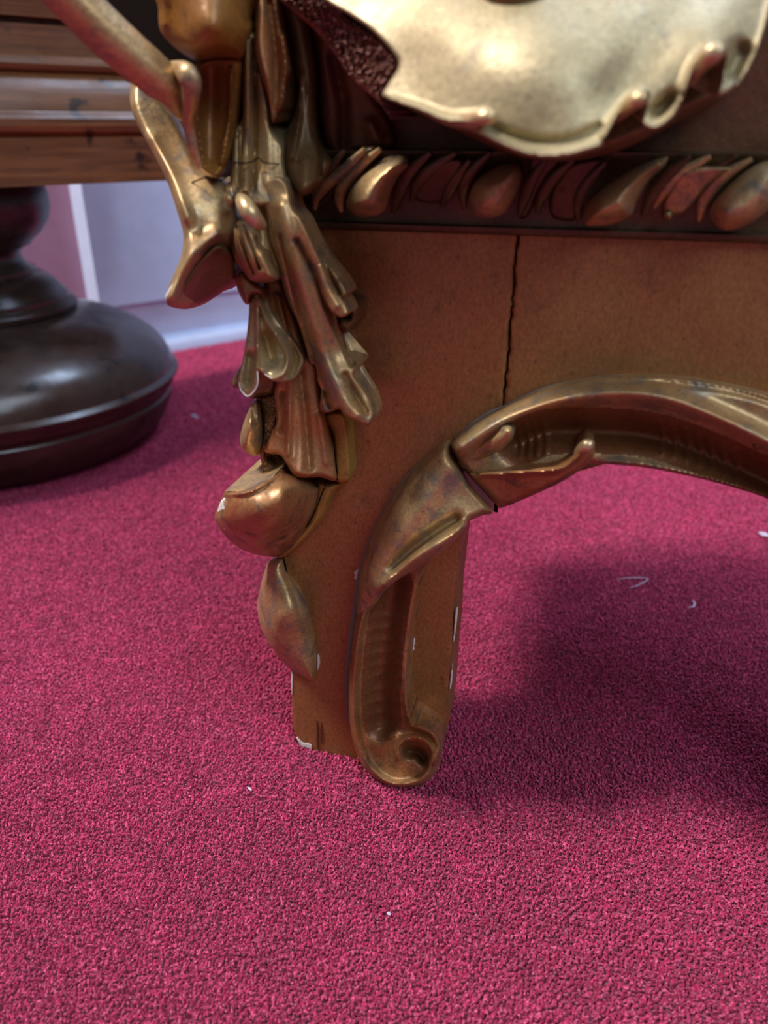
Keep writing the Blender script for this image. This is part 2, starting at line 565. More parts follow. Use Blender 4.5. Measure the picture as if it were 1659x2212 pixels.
# apron boards, split by the long crack
ck_y = np.arange(492, 892, 11.0)
ck_x = np.interp(ck_y, [492, 520, 560, 600, 640, 690, 730, 790, 850, 892], [1117, 1116, 1112, 1108, 1106, 1101, 1098, 1094, 1087, 1083])
ck_j = rng.normal(0, 1.3, len(ck_y)); ck_w = 3.2 + rng.uniform(-0.9, 1.2, len(ck_y)) - 1.2 * (ck_y > 840)
crack_l = list(zip(ck_x + ck_j, ck_y)); crack_r = list(zip(ck_x + ck_j + ck_w + 0.8, ck_y))
left_board = [(625, 455), (900, 470)] + crack_l + [
              (1020, 970), (950, 1060), (890, 1200), (855, 1300), (830, 1420), (815, 1560), (800, 1652), (775, 1648), (720, 1636), (672, 1622), (648, 1607), (634, 1575),
              (628, 1455), (612, 1300), (602, 1205), (604, 1000), (606, 800), (612, 600)]
kw = dict(edge_r=3, edge_h=0.0010, smooth=False, step=6, taper=0.0, thick=0.03)
lb = relief('apron_board', left_board, M_BRONZE, G, [(0, 0, 0.0)], **kw)
right_board = crack_r + [(1110, 930), (1250, 910), (1350, 905),
               (1450, 920), (1560, 960), (1659, 1000), (1790, 1080), (1800, 900), (1800, 500)]
relief('apron_board', right_board, M_BRONZE, G, [(0, 0, 0.0)], **kw)
relief('crack_backing', [(1085, 480), (1135, 480), (1110, 900), (1070, 900)], M_GAP_SHADE, G, [(0, 0, -0.020)], smooth=False, edge_r=0, thick=0.004, step=20)
relief('leg_block', [(700, 1100), (900, 1120), (1000, 1128), (998, 1160), (990, 1230), (981, 1310), (978, 1390), (972, 1450), (968, 1520), (962, 1590), (950, 1612), (880, 1640), (760, 1636), (700, 1600)],
       M_BRONZE, G, [(0, 0, -0.009)], smooth=False, edge_r=4, edge_h=0.002, thick=0.03, step=6, taper=0.02)
# body behind the apron
def carcass():
    bm = []
    a = P(640, 480, -0.03); bq = P(1800, 480, -0.03)
    z0, z1 = 0.62 * h, 1.28 * h
    return box('carcass', a, bq, N, -0.15, 0.0, z0, z1, M_BOARD, G)
carcass()
relief('upper_board', [(560, -160), (1790, -160), (1790, 380), (600, 380)], M_BOARD, G, [(0, 0, -0.004)], smooth=False, edge_r=0, thick=0.02, step=25, taper=0)

# ---- arch scroll
arch_top = [(975, 958), (1005, 930), (1045, 904), (1086, 882), (1130, 862), (1200, 835), (1290, 816), (1400, 811), (1500, 819), (1600, 837), (1659, 852), (1760, 892), (1850, 945)]
arch_bot = [(1900, 1235), (1850, 1195), (1760, 1128), (1659, 1078), (1580, 1052), (1500, 1031), (1400, 1011), (1330, 1004), (1275, 1001), (1245, 1012), (1200, 1040), (1150, 1064), (1085, 1093), (1077, 1096),
            (1040, 1057), (1008, 1022), (986, 990)]
upper_rim = [(1000, 965), (1060, 925), (1120, 895), (1180, 873), (1243, 858), (1312, 850), (1380, 851), (1449, 863), (1518, 888), (1595, 922), (1680, 965), (1800, 1040)]
lower_rim = [(1150, 1060), (1220, 1030), (1289, 1004), (1357, 1003), (1449, 1017), (1540, 1040), (1659, 1077), (1760, 1128), (1850, 1195)]
arch_channel = [(1120, 958), (1180, 934), (1250, 930), (1312, 931), (1380, 936), (1449, 951), (1518, 976), (1595, 1010), (1680, 1052), (1800, 1130)]
ribs = [([(x, yy - 34), (x + 8, yy), (x + 6, yy + 30)], 6, 0.0010) for x, yy in
        [(1118, 955), (1136, 952), (1154, 950), (1173, 948), (1425, 948), (1452, 955), (1480, 963), (1506, 975), (1532, 986), (1558, 998), (1585, 1010)]]
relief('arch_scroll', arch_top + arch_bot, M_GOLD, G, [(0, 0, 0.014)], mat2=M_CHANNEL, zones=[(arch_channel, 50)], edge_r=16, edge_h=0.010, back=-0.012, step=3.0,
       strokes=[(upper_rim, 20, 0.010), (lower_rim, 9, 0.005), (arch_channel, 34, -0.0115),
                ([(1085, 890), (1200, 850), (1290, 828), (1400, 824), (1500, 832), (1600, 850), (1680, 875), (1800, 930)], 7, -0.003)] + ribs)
tube('nail_hole', [(1632, 958, 0.0165, 12), (1638, 961, 0.018, 11), (1642, 964, 0.0165, 4)], M_DARK, G, n=14, flat=0.6)
# buds on the arch scroll
relief('scroll_bud', [(984, 990), (1008, 966), (1046, 942), (1078, 922), (1098, 918), (1110, 928), (1108, 946), (1092, 964), (1060, 986), (1026, 1006), (1000, 1016)], M_GOLD, G,
       [(990, 1000, 0.013), (1050, 962, 0.021), (1098, 934, 0.029), (1040, 990, 0.017), (1030, 950, 0.018)], edge_r=18, edge_h=0.011, back=-0.002, step=2.0,
       strokes=[([(1010, 970), (1050, 948), (1080, 932)], 6, -0.002)])
relief('scroll_bud', [(1012, 1022), (1060, 1018), (1129, 1013), (1190, 1008), (1225, 1000), (1243, 975), (1255, 958), (1268, 951), (1283, 961), (1283, 984), (1266, 1005), (1222, 1036), (1158, 1067), (1090, 1095), (1078, 1092), (1045, 1058)],
       M_COPPER, G, [(1020, 1020, 0.018), (1270, 960, 0.026), (1090, 1090, 0.016), (1150, 1050, 0.022)], edge_r=14, edge_h=0.008, back=-0.004, step=2.6,
       strokes=[([(1040, 1024), (1130, 1019), (1200, 1013), (1240, 992), (1262, 968)], 7, 0.006)])
tube('bud_tip', [(1246, 985, 0.022, 8), (1256, 972, 0.028, 13), (1268, 962, 0.031, 14), (1277, 958, 0.030, 9), (1282, 957, 0.029, 3)], M_LIP, G, n=14)

# ---- leg scroll with volute
ls = [(805, 1215), (788, 1262), (774, 1310), (763, 1370), (755, 1440), (752, 1500), (754, 1550), (762, 1600), (776, 1640), (795, 1674), (820, 1694), (850, 1705), (880, 1706), (908, 1700), (932, 1682), (948, 1655),
      (955, 1625), (951, 1597), (937, 1577), (912, 1565), (892, 1562), (884, 1540), (879, 1500), (880, 1440), (886, 1380), (896, 1310), (910, 1240), (930, 1200), (880, 1180)]
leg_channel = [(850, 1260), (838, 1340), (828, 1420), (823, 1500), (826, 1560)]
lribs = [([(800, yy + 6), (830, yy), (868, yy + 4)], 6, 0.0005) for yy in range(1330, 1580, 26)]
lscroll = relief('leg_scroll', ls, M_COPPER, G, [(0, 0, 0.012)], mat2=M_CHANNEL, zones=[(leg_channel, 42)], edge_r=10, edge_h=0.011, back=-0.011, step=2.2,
    strokes=[([(815, 1275), (788, 1322), (774, 1380), (766, 1445), (763, 1510), (767, 1570), (780, 1622), (803, 1662), (835, 1688), (870, 1694), (905, 1685), (930, 1662), (943, 1630)], 8.5, 0.0055),
             ([(905, 1270), (890, 1375), (881, 1448), (879, 1515), (886, 1556)], 5.5, 0.005),
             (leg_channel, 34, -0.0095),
             ([(850, 1590), (862, 1605), (860, 1640)], 14, 0.003),
             ([(886, 1560), (910, 1572), (936, 1588), (947, 1612), (942, 1640)], 9, 0.006),
             ([(862, 1630), (862, 1612), (875, 1598), (900, 1594), (922, 1603), (934, 1622), (936, 1645)], 7, 0.0075),
             ([(884, 1622), (902, 1624), (916, 1636)], 13, -0.009)] + lribs)

# ---- leaf wrapped round the top of the leg scroll
wrap = [(966, 961), (976, 990), (997, 1024), (1027, 1059), (1066, 1104), (1040, 1114), (1012, 1127), (1005, 1140), (978, 1171), (936, 1204), (894, 1231), (852, 1258), (827, 1282), (806, 1312), (788, 1330), (772, 1330),
        (772, 1290), (780, 1232), (797, 1172), (822, 1116), (865, 1048), (911, 998), (945, 968)]
relief('scroll_leaf', wrap, M_GOLD, G, [(966, 961, 0.016), (1066, 1104, 0.016), (1000, 1140, 0.024), (900, 1110, 0.022), (852, 1255, 0.026), (780, 1230, 0.014), (780, 1320, 0.015), (911, 998, 0.014)],
       edge_r=14, edge_h=0.009, back=-0.006, step=2.6,
       strokes=[([(1003, 1138), (960, 1166), (915, 1192), (868, 1225), (832, 1262)], 12, 0.006),
                ([(985, 1122), (940, 1150), (890, 1188), (850, 1228)], 12, -0.005),
                ([(965, 1010), (915, 1075), (872, 1135), (838, 1200), (815, 1265)], 34, 0.006),
                ([(940, 975), (880, 1040), (835, 1110), (805, 1180), (788, 1250)], 5, -0.002)])
relief('break_edge', [(966, 958), (974, 956), (984, 988), (1006, 1022), (1036, 1056), (1073, 1099), (1066, 1104), (1027, 1059), (997, 1024), (976, 990)], M_GAP_SHADE, G, [(0, 0, -0.002)], edge_r=0, thick=0.008, step=4)

tube('gesso_seam', [(948, 970, 0.000, 2), (911, 1001, 0.0005, 5), (865, 1051, 0.0005, 6), (822, 1120, 0.0005, 6), (797, 1176, 0.0005, 6), (779, 1240, 0.0005, 7), (768, 1310, 0.0005, 7), (758, 1380, 0.0005, 7), (751, 1450, 0.0005, 6), (750, 1510, 0.0005, 6), (753, 1560, 0.0005, 3)], M_SEAM, G, n=10, flat=0.35)
tube('gesso_seam', [(985, 946, 0.000, 2), (1020, 918, 0.0005, 6), (1040, 902, 0.0005, 4), (1060, 893, 0.0005, 7), (1090, 879, 0.0005, 4), (1140, 856, 0.0005, 5), (1200, 833, 0.0005, 4), (1290, 814, 0.0005, 2)], M_SEAM, G, n=10, flat=0.35)

# ---- egg-and-leaf moulding
zz = lambda yy, off: float(P(900, yy, off)[2])
mould = [(-0.004, zz(500, 0)), (0.003, zz(500, 0)), (0.0042, zz(494, 0.003)), (0.0042, zz(486, 0.003)), (0.0015, zz(481, 0.0)), (0.0015, zz(465, 0.003)), (0.002, zz(440, 0.003)), (0.003, zz(410, 0.003)), (0.005, zz(375, 0.005)), (0.008, zz(345, 0.008)),
         (0.010, zz(332, 0.010)), (0.010, zz(326, 0.010)), (0.004, zz(322, 0.005)), (-0.004, zz(322, 0.0))]
ma = P(640, 480, 0.0); mb = P(1800, 480, 0.0)
bed = sweep('moulding_bed', mould, ma, mb, N, M_UMBER_SHADE, G, sharp=50)
E = lambda pts: Z(650, 300, 3.259, pts)
Fz = lambda pts: Z(1150, 300, 3.259, pts)
eggs = [E([(700, 100), (760, 130), (770, 200), (700, 270), (640, 360), (600, 480), (540, 540), (420, 550), (330, 490), (320, 420), (370, 300), (480, 190), (600, 120)]),
        E([(1560, 230), (1550, 320), (1480, 460), (1420, 530), (1330, 560), (1230, 545), (1185, 470), (1185, 380), (1230, 280), (1330, 210), (1420, 175), (1520, 170)]),
        Fz([(370, 600), (380, 480), (440, 390), (560, 300), (720, 200), (860, 140), (960, 120), (930, 200), (820, 300), (740, 430), (690, 540), (560, 600), (450, 612)]),
        Fz([(1250, 540), (1270, 450), (1340, 360), (1450, 260), (1560, 180), (1659, 145), (1790, 130), (1790, 260), (1720, 430), (1600, 550), (1480, 620), (1340, 640)])]
for k, e in enumerate(eggs):
    ea = np.array(e); c = ea.mean(0)
    relief('egg', e, M_GOLD, G, [(c[0] + 50, c[1] - 60, 0.024), (c[0] - 20, c[1] + 30, 0.026), (c[0] - 60, c[1] - 20, 0.024)], edge_r=46, edge_h=0.021, back=0.0, step=2.4)
darts = [[(822, 322), (779, 358), (742, 400), (733, 432), (737, 456)], [(788, 322), (751, 360), (711, 392), (684, 424), (680, 452)], [(745, 325), (712, 365), (690, 400)],
         [(930, 330), (885, 372), (860, 420), (848, 460)], [(985, 330), (930, 365), (900, 400), (888, 436)], [(1015, 346), (985, 385), (965, 420), (955, 446)],
         [(1060, 330), (1018, 372), (1000, 410), (1003, 450)],
         [(1180, 345), (1150, 385), (1132, 430), (1120, 466)], [(1240, 345), (1195, 385), (1170, 425), (1160, 460)], [(1310, 350), (1270, 395), (1250, 435), (1250, 475)],
         [(1490, 338), (1450, 372), (1410, 420), (1388, 470)], [(1534, 338), (1472, 374), (1437, 410), (1414, 448)], [(1623, 344), (1564, 380), (1522, 430), (1510, 476)], [(1590, 336), (1530, 375), (1490, 410), (1470, 440)]]
for k, dl in enumerate(darts):
    m = len(dl)
    rr = (5, 12, 14, 11, 5) if m == 5 else (5, 13, 13, 5) if m == 4 else (4, 11, 4)
    tube('dart', [(x, yy, 0.017 - 0.013 * (yy - 320) / 150, rr[j]) for j, (x, yy) in enumerate(dl)],
         M_GOLD if k in (0, 1, 11, 12) else M_UMBER_SHADE, G, n=14, flat=0.9, sub=4)
for e in ([(790, 318), (812, 322), (770, 362), (735, 400), (712, 440), (684, 456), (676, 440), (715, 385), (755, 345)],
          [(1150, 335), (1215, 340), (1185, 385), (1160, 430), (1140, 470), (1118, 470), (1128, 420), (1140, 375)],
          [(1240, 350), (1300, 345), (1268, 395), (1250, 440), (1240, 478), (1190, 470), (1186, 420), (1205, 380)]):
    ea = np.array(e); lo = ea[ea[:, 1].argmax()]; hi = ea[ea[:, 1].argmin()]
    relief('leaf_field', e, M_UMBER_SHADE, G, [(hi[0], hi[1], 0.015), (lo[0], lo[1], 0.004)], edge_r=12, edge_h=0.004, back=-0.002, step=3)
relief('leaf_field', [(1480, 372), (1545, 360), (1575, 366), (1530, 400), (1495, 440), (1470, 462), (1436, 460), (1440, 425)], M_GOLD, G, [(1560, 360, 0.017), (1450, 460, 0.0075), (1440, 420, 0.011)], edge_r=8, edge_h=0.003, back=0.0, step=3)
relief('leaf_field', [(972, 345), (1000, 352), (975, 395), (957, 436), (905, 436), (893, 410), (915, 378)], M_UMBER_SHADE, G, [(980, 350, 0.016), (930, 436, 0.0075), (900, 400, 0.011)], edge_r=8, edge_h=0.003, back=0.0, step=3)
tube('nail_hole', [(1436, 470, 0.006, 11), (1444, 466, 0.009, 10), (1452, 463, 0.006, 5)], M_DARK, G, n=12, flat=0.6)

# ---- the big shell
shell = [(560, -170), (640, -70), (700, 0), (754, 33), (802, 66), (852, 118), (860, 146), (838, 182), (826, 206), (848, 219), (911, 243), (962, 270), (1019, 282), (1062, 305), (1122, 331), (1170, 340), (1220, 339), (1262, 330), (1296, 318),
         (1305, 300), (1322, 271), (1340, 238), (1364, 210), (1386, 199), (1400, 206), (1394, 232), (1390, 260), (1399, 277), (1418, 279), (1450, 258), (1474, 217), (1488, 178), (1506, 133), (1532, 102), (1558, 94), (1566, 118), (1562, 150), (1556, 180), (1548, 205), (1560, 207), (1590, 188), (1622, 140),
         (1648, 75), (1668, 0), (1690, -100), (1690, -180)]
relief('shell', shell, M_SHELL, G, [(1150, -170, 0.010), (1150, -40, 0.046), (1150, 60, 0.064), (1150, 150, 0.072), (1150, 250, 0.074), (1150, 300, 0.074), (1200, 335, 0.076), (860, 130, 0.052), (900, 230, 0.062), (700, 0, 0.034),
       (600, -160, 0.012), (1400, 200, 0.066), (1540, 100, 0.058), (1650, 0, 0.035), (1560, 200, 0.056), (1690, -170, 0.012), (1350, 60, 0.060), (950, 60, 0.056)], edge_r=8, edge_h=0.004, thick=0.009, step=3.4, sub=4,
       strokes=[([(848, 214), (911, 236), (970, 258), (1045, 258)], (7, 12), (0.004, 0.008)),
                ([(1040, 285), (1090, 310), (1150, 331), (1220, 331), (1292, 312)], 8, 0.007),
                ([(1040, 262), (1100, 290), (1170, 306), (1240, 300), (1295, 275)], 10, -0.002),
                ([(1306, 296), (1335, 246), (1365, 214), (1384, 206)], 10, 0.007),
                ([(1392, 266), (1415, 273), (1446, 254), (1470, 215)], 8, 0.004),
                ([(1480, 195), (1500, 145), (1528, 110), (1552, 104)], 11, 0.008),
                ([(1420, 240), (1450, 215)], 16, -0.005),
                ([(1580, 150), (1600, 110)], 22, -0.008),
                ([(1592, 184), (1622, 138), (1648, 70), (1665, 0)], 7, 0.003),
                ([(1520, -40), (1420, 90), (1330, 200)], 60, -0.004)])
tube('curl', [(975, 264, 0.060, 5), (1000, 260, 0.072, 13), (1030, 256, 0.076, 17), (1052, 254, 0.078, 17), (1066, 254, 0.077, 12), (1073, 254, 0.076, 4)], M_LIP, G, n=14)
tube('curl', [(1330, 260, 0.066, 6), (1350, 236, 0.074, 14), (1370, 219, 0.078, 17), (1385, 212, 0.079, 15), (1393, 208, 0.078, 7)], M_LIP, G, n=14)
tube('curl', [(1492, 180, 0.058, 7), (1508, 146, 0.067, 17), (1530, 121, 0.072, 21), (1548, 111, 0.073, 19), (1560, 107, 0.072, 9)], M_LIP, G, n=14)
relief('broken_edge', [(600, -10), (690, -12), (756, 38), (806, 74), (857, 126), (858, 148), (836, 184), (824, 210), (845, 258), (820, 223), (760, 169), (700, 87), (640, 30)], M_BROKEN, G,
       [(700, 0, 0.030), (860, 130, 0.046), (845, 250, 0.045), (700, 87, 0.022), (600, -10, 0.02)], edge_r=10, edge_h=0.006, back=0.0, step=3, rough=0.0014)
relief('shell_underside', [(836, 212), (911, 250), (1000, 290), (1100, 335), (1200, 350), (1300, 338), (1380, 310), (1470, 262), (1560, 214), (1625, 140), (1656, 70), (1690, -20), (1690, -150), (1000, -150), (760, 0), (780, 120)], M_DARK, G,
       [(1200, 340, 0.036), (836, 212, 0.030), (1625, 140, 0.030), (1200, 0, 0.010), (1690, -150, 0.0), (760, -60, 0.0)], edge_r=30, edge_h=0.028, back=-0.003, step=5)  # dark gilt puts the shade below the lip into the colour
tube('boss', [(1040, -26, 0.048, 4), (1062, -22, 0.052, 24), (1112, -20, 0.054, 34), (1160, -22, 0.052, 26), (1186, -26, 0.046, 5)], M_DARK, G, flat=0.7)

# ---- leafy corner, from the top down
r8 = lambda pts: Z(100, 0, 2.765, pts)
Dz = lambda pts: Z(500, 0, 4.1475, pts)
Cz = lambda pts: Z(450, 350, 4.1475, pts)
Az = lambda pts: Z(450, 550, 4.1475, pts)
Bz = lambda pts: Z(450, 850, 4.74, pts)
r5 = lambda pts: Z(530, 1150, 3.016, pts)

# stem (reeded)
relief('reeded_stem', Dz([(120, 200), (230, 330), (240, 560), (300, 750), (340, 950), (350, 1120), (460, 1300), (470, 1450), (500, 1650), (480, 1800), (250, 1850), (60, 1800), (-10, 1650), (-5, 1450), (15, 1200), (90, 1060), (100, 900), (90, 600), (100, 350)]),
       M_GOLD, G, [(540, 60, 0.018), (540, 400, 0.030), (600, 350, 0.024), (505, 350, 0.024)], edge_r=10, edge_h=0.006, back=-0.004, step=2.2,
       strokes=[([(534, 90), (534, 200), (533, 300), (530, 410)], 8, 0.006), ([(548, 90), (552, 200), (552, 300), (546, 410)], 5, -0.004), ([(521, 250), (520, 400)], 5, -0.003), ([(560, 160), (575, 260), (582, 390)], 14, 0.002)])
relief('side_leaf', Dz([(260, -150), (400, -100), (480, 280), (530, 560), (540, 640), (500, 750), (490, 900), (430, 1030), (370, 1100), (345, 1000), (320, 850), (250, 620), (210, 400), (220, 100)]),
       M_COPPER, G, [(580, 0, 0.020), (590, 260, 0.028), (625, 150, 0.018)], edge_r=16, edge_h=0.010, back=-0.004, step=2.4,
       strokes=[([(580, 0), (595, 120), (594, 240)], 9, -0.005), ([(612, 80), (618, 150), (606, 230)], 6, 0.004)])
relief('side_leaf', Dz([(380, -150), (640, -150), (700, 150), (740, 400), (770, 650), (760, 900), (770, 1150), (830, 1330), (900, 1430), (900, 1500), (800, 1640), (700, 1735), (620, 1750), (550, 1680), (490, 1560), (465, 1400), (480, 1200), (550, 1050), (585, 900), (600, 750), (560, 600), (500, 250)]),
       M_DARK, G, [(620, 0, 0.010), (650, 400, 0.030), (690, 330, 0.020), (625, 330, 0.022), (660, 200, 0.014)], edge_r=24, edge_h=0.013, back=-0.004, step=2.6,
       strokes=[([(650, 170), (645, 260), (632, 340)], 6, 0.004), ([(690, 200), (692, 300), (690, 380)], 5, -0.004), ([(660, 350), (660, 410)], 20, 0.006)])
relief('side_leaf', [(640, -40), (690, -40), (740, 60), (790, 170), (840, 260), (850, 320), (780, 330), (730, 335), (700, 300), (692, 200), (680, 90)], M_BOARD, G, [(700, 0, 0.006), (760, 330, 0.006)], edge_r=20, edge_h=0.005, back=-0.004, step=5,
       strokes=[([(720, 120), (740, 220), (742, 310)], 12, -0.004), ([(800, 270), (815, 300)], 14, 0.005)])
# hoof-shaped drop
relief('drop_ornament', r8([(840, 550), (870, 420), (960, 345), (1160, 340), (1175, 500), (1155, 700), (1120, 850), (1085, 980), (1030, 1065), (950, 1045), (900, 980), (880, 850), (840, 700)]),
       M_AMBER, G, [(460, 130, 0.030), (460, 380, 0.036), (410, 250, 0.030), (515, 250, 0.022)], edge_r=16, edge_h=0.010, back=-0.006, step=2.6,
       strokes=[([(455, 150), (455, 250), (455, 340)], 30, -0.006), ([(425, 190), (430, 280), (440, 350)], 6, 0.002), ([(500, 150), (495, 260), (478, 350)], 6, 0.003)])
relief('drop_cap', r8([(690, -120), (670, 60), (680, 180), (740, 260), (830, 330), (900, 362), (1000, 350), (1100, 352), (1170, 360), (1205, 280), (1240, 180), (1300, 60), (1340, -120)]),
       M_AMBER, G, [(460, -40, 0.045), (460, 60, 0.050), (430, 125, 0.042), (346, 40, 0.036), (560, 20, 0.024), (520, 120, 0.034)], edge_r=34, edge_h=0.018, back=-0.004, step=2.8,
       strokes=[([(352, 0), (352, 50)], 12, 0.004), ([(540, -20), (545, 40)], 16, -0.010)])
relief('gap_shade_panel', [(190, -160), (600, -160), (600, 330), (470, 330), (385, 150), (345, 165), (230, 60)], M_GAP_SHADE, G, [(0, 0, -0.012)], smooth=False, edge_r=6, edge_h=0.003, thick=0.012, step=12)  # added near-black panel painting the deep shade between branch and drop cap
# branch, collar and spur
def ridged(t, a):
    return 1.0 + 0.10 * math.cos(3 * a + 0.6)
tube('branch', [(-60, -210, 0.064, 46), (40, -112, 0.060, 49), (140, -20, 0.056, 50), (205, 48, 0.052, 49), (270, 108, 0.047, 47), (325, 155, 0.042, 44), (368, 196, 0.036, 40), (392, 232, 0.026, 26), (398, 250, 0.018, 8)], M_GOLD, G, n=28, flat=0.85, bulge=ridged)
tube('branch_collar', [(372, 140, 0.030, 8), (398, 156, 0.044, 22), (412, 175, 0.046, 24), (412, 215, 0.042, 19), (408, 265, 0.036, 14), (418, 320, 0.034, 11), (432, 362, 0.032, 8)], M_GOLD, G, n=18, flat=0.8)
spur = r8([(520, 450), (500, 530), (505, 640), (560, 780), (640, 920), (720, 1080), (780, 1260), (818, 1400), (808, 1520), (770, 1620), (722, 1730), (714, 1800), (742, 1832), (840, 1846), (950, 1812), (1050, 1745), (1140, 1700), (1180, 1560), (1170, 1350), (1130, 1150), (1020, 1050), (920, 1000), (870, 880), (800, 740), (740, 640), (640, 520)])
relief('spur', spur, M_GOLD, G, [(285, 190, 0.014), (350, 330, 0.022), (400, 330, 0.016), (430, 420, 0.034), (420, 500, 0.040), (500, 430, 0.026), (500, 560, 0.020), (365, 640, 0.050), (430, 545, 0.043), (450, 640, 0.018), (480, 500, 0.034)], edge_r=20, edge_h=0.013, back=-0.002, step=2.4,
       strokes=[([(470, 505), (430, 535), (400, 580), (372, 640)], 16, 0.005), ([(460, 570), (430, 620)], 34, -0.006), ([(330, 300), (372, 380), (405, 470)], 14, 0.003)])
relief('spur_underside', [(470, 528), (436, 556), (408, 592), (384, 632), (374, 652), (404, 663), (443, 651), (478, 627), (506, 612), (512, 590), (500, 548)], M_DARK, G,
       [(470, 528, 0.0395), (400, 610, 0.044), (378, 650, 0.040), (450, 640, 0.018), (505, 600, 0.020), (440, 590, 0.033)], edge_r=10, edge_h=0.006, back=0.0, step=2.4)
tube('worn_tip', [(362, 648, 0.042, 5), (366, 640, 0.047, 8), (374, 624, 0.049, 7), (382, 606, 0.048, 3)], M_GESSO, G, n=10)
# buds
relief('bud_scoop', Cz([(150, 200), (300, 160), (420, 250), (520, 330), (600, 560), (640, 800), (680, 1020), (560, 1000), (440, 800), (420, 600), (300, 400), (170, 330)]), M_GOLD, G, [(500, 420, 0.030), (600, 590, 0.030), (580, 500, 0.026)], edge_r=14, edge_h=0.010, back=-0.004, step=2.4)
tube('bud', [(515, 422, 0.032, 5), (524, 434, 0.044, 15), (535, 452, 0.048, 19), (548, 470, 0.048, 18), (562, 484, 0.044, 13), (572, 491, 0.038, 4)], M_LIP, G, n=18)
tube('bud', [(487, 416, 0.030, 3), (492, 424, 0.036, 8), (496, 436, 0.036, 8), (499, 448, 0.030, 3)], M_GOLD, G, n=12)
relief('bud', Cz([(185, 560), (300, 500), (430, 620), (470, 760), (550, 900), (620, 1010), (610, 1065), (500, 1085), (380, 1065), (290, 950), (215, 840), (180, 680)]), M_GOLD, G,
       [(510, 480, 0.032), (585, 600, 0.046), (498, 540, 0.034), (545, 540, 0.046)], edge_r=24, edge_h=0.017, back=0.0, step=2.0,
       strokes=[([(512, 490), (528, 540), (548, 590)], 4, -0.004), ([(526, 488), (545, 535), (562, 580)], 4, -0.004), ([(500, 510), (510, 550), (530, 590)], 4, -0.003), ([(565, 550), (580, 585), (585, 600)], 8, 0.004)])
relief('bud', Az([(245, 250), (300, 150), (420, 230), (520, 300), (500, 420), (420, 380), (365, 445), (310, 415)]), M_COPPER, G, [(520, 590, 0.028), (530, 650, 0.030), (575, 630, 0.028)], edge_r=16, edge_h=0.012, back=0.0, step=2.4)

# red backing leaf, amber strip
relief('red_leaf', Az([(500, 250), (640, 215), (720, 400), (810, 650), (890, 880), (980, 1000), (1000, 1200), (1040, 1430), (1110, 1680), (1160, 2010), (1000, 1995), (790, 1990), (690, 1860), (640, 1800), (500, 1760), (560, 1600), (610, 1480), (590, 1250), (620, 1000), (560, 600)]), M_RED, G,
       [(590, 620, 0.016), (640, 780, 0.020), (640, 900, 0.024), (640, 1020, 0.032), (580, 970, 0.026), (715, 1020, 0.020)], edge_r=12, edge_h=0.007, back=-0.004, step=2.6,
       strokes=[([(600, 640), (625, 760), (625, 900), (622, 980)], 7, 0.003), ([(648, 800), (660, 900), (668, 1010)], 9, -0.003), ([(610, 850), (606, 930)], 6, -0.003), ([(690, 900), (705, 1000)], 8, 0.002)])
relief('amber_strip', Bz([(1180, 220), (1360, 195), (1425, 350), (1450, 600), (1452, 882), (1300, 888), (1290, 600), (1260, 400)]), M_OCHRE, G, [(0, 0, 0.013)], edge_r=8, edge_h=0.005, back=-0.003, step=2.6)
tube('crack', [(712, 925, 0.0155, 1.2), (720, 950, 0.0165, 1.8), (724, 985, 0.0165, 1.8), (727, 1010, 0.0165, 2.2), (727, 1036, 0.015, 2.6)], M_GAP_SHADE, G, n=8)

# long acanthus leaf
leaf = Cz([(440, 230), (600, 130), (700, 190), (760, 400), (830, 500), (880, 600), (970, 800), (1060, 1000)]) + Az([(1040, 420), (1080, 530), (1120, 640), (1200, 800), (1300, 920), (1365, 968), (1320, 1040), (1310, 1085), (1360, 1150), (1440, 1260), (1470, 1340), (1490, 1420), (1470, 1490),
      (1420, 1532), (1300, 1485), (1220, 1440), (1170, 1385), (1060, 1420), (1000, 1370), (1010, 1220), (975, 1120), (960, 1000), (905, 960), (870, 820), (800, 600), (700, 380), (650, 200)]) + Cz([(620, 900), (560, 700), (540, 560), (510, 420)])
relief('acanthus_leaf', leaf, M_GOLD, G, [(570, 400, 0.030), (620, 480, 0.036), (640, 600, 0.033), (690, 720, 0.030), (740, 820, 0.031), (780, 900, 0.034), (800, 860, 0.028), (700, 880, 0.026), (600, 580, 0.030), (760, 750, 0.025), (660, 750, 0.025)], edge_r=7, edge_h=0.005, thick=0.011, step=2.0, taper=0.0,
       strokes=[([(607, 446), (626, 519), (644, 591), (664, 660), (688, 735), (712, 805), (737, 860), (770, 895)], 18, 0.004),
                ([(640, 520), (662, 560), (684, 605), (702, 655), (735, 730), (762, 785)], 6, -0.004),
                ([(606, 510), (623, 580), (648, 680), (674, 770), (698, 840), (712, 880)], 5, -0.003),
                ([(745, 810), (770, 855), (790, 890)], 6, -0.003),
                ([(690, 800), (705, 850)], 6, -0.003)])
relief('leaf_core', [(580, 470), (640, 480), (690, 560), (720, 640), (745, 730), (775, 820), (780, 880), (720, 860), (680, 760), (640, 660), (605, 560)], M_COPPER, G, [(600, 480, 0.022), (760, 860, 0.018)], edge_r=10, edge_h=0.006, back=-0.002, step=4)
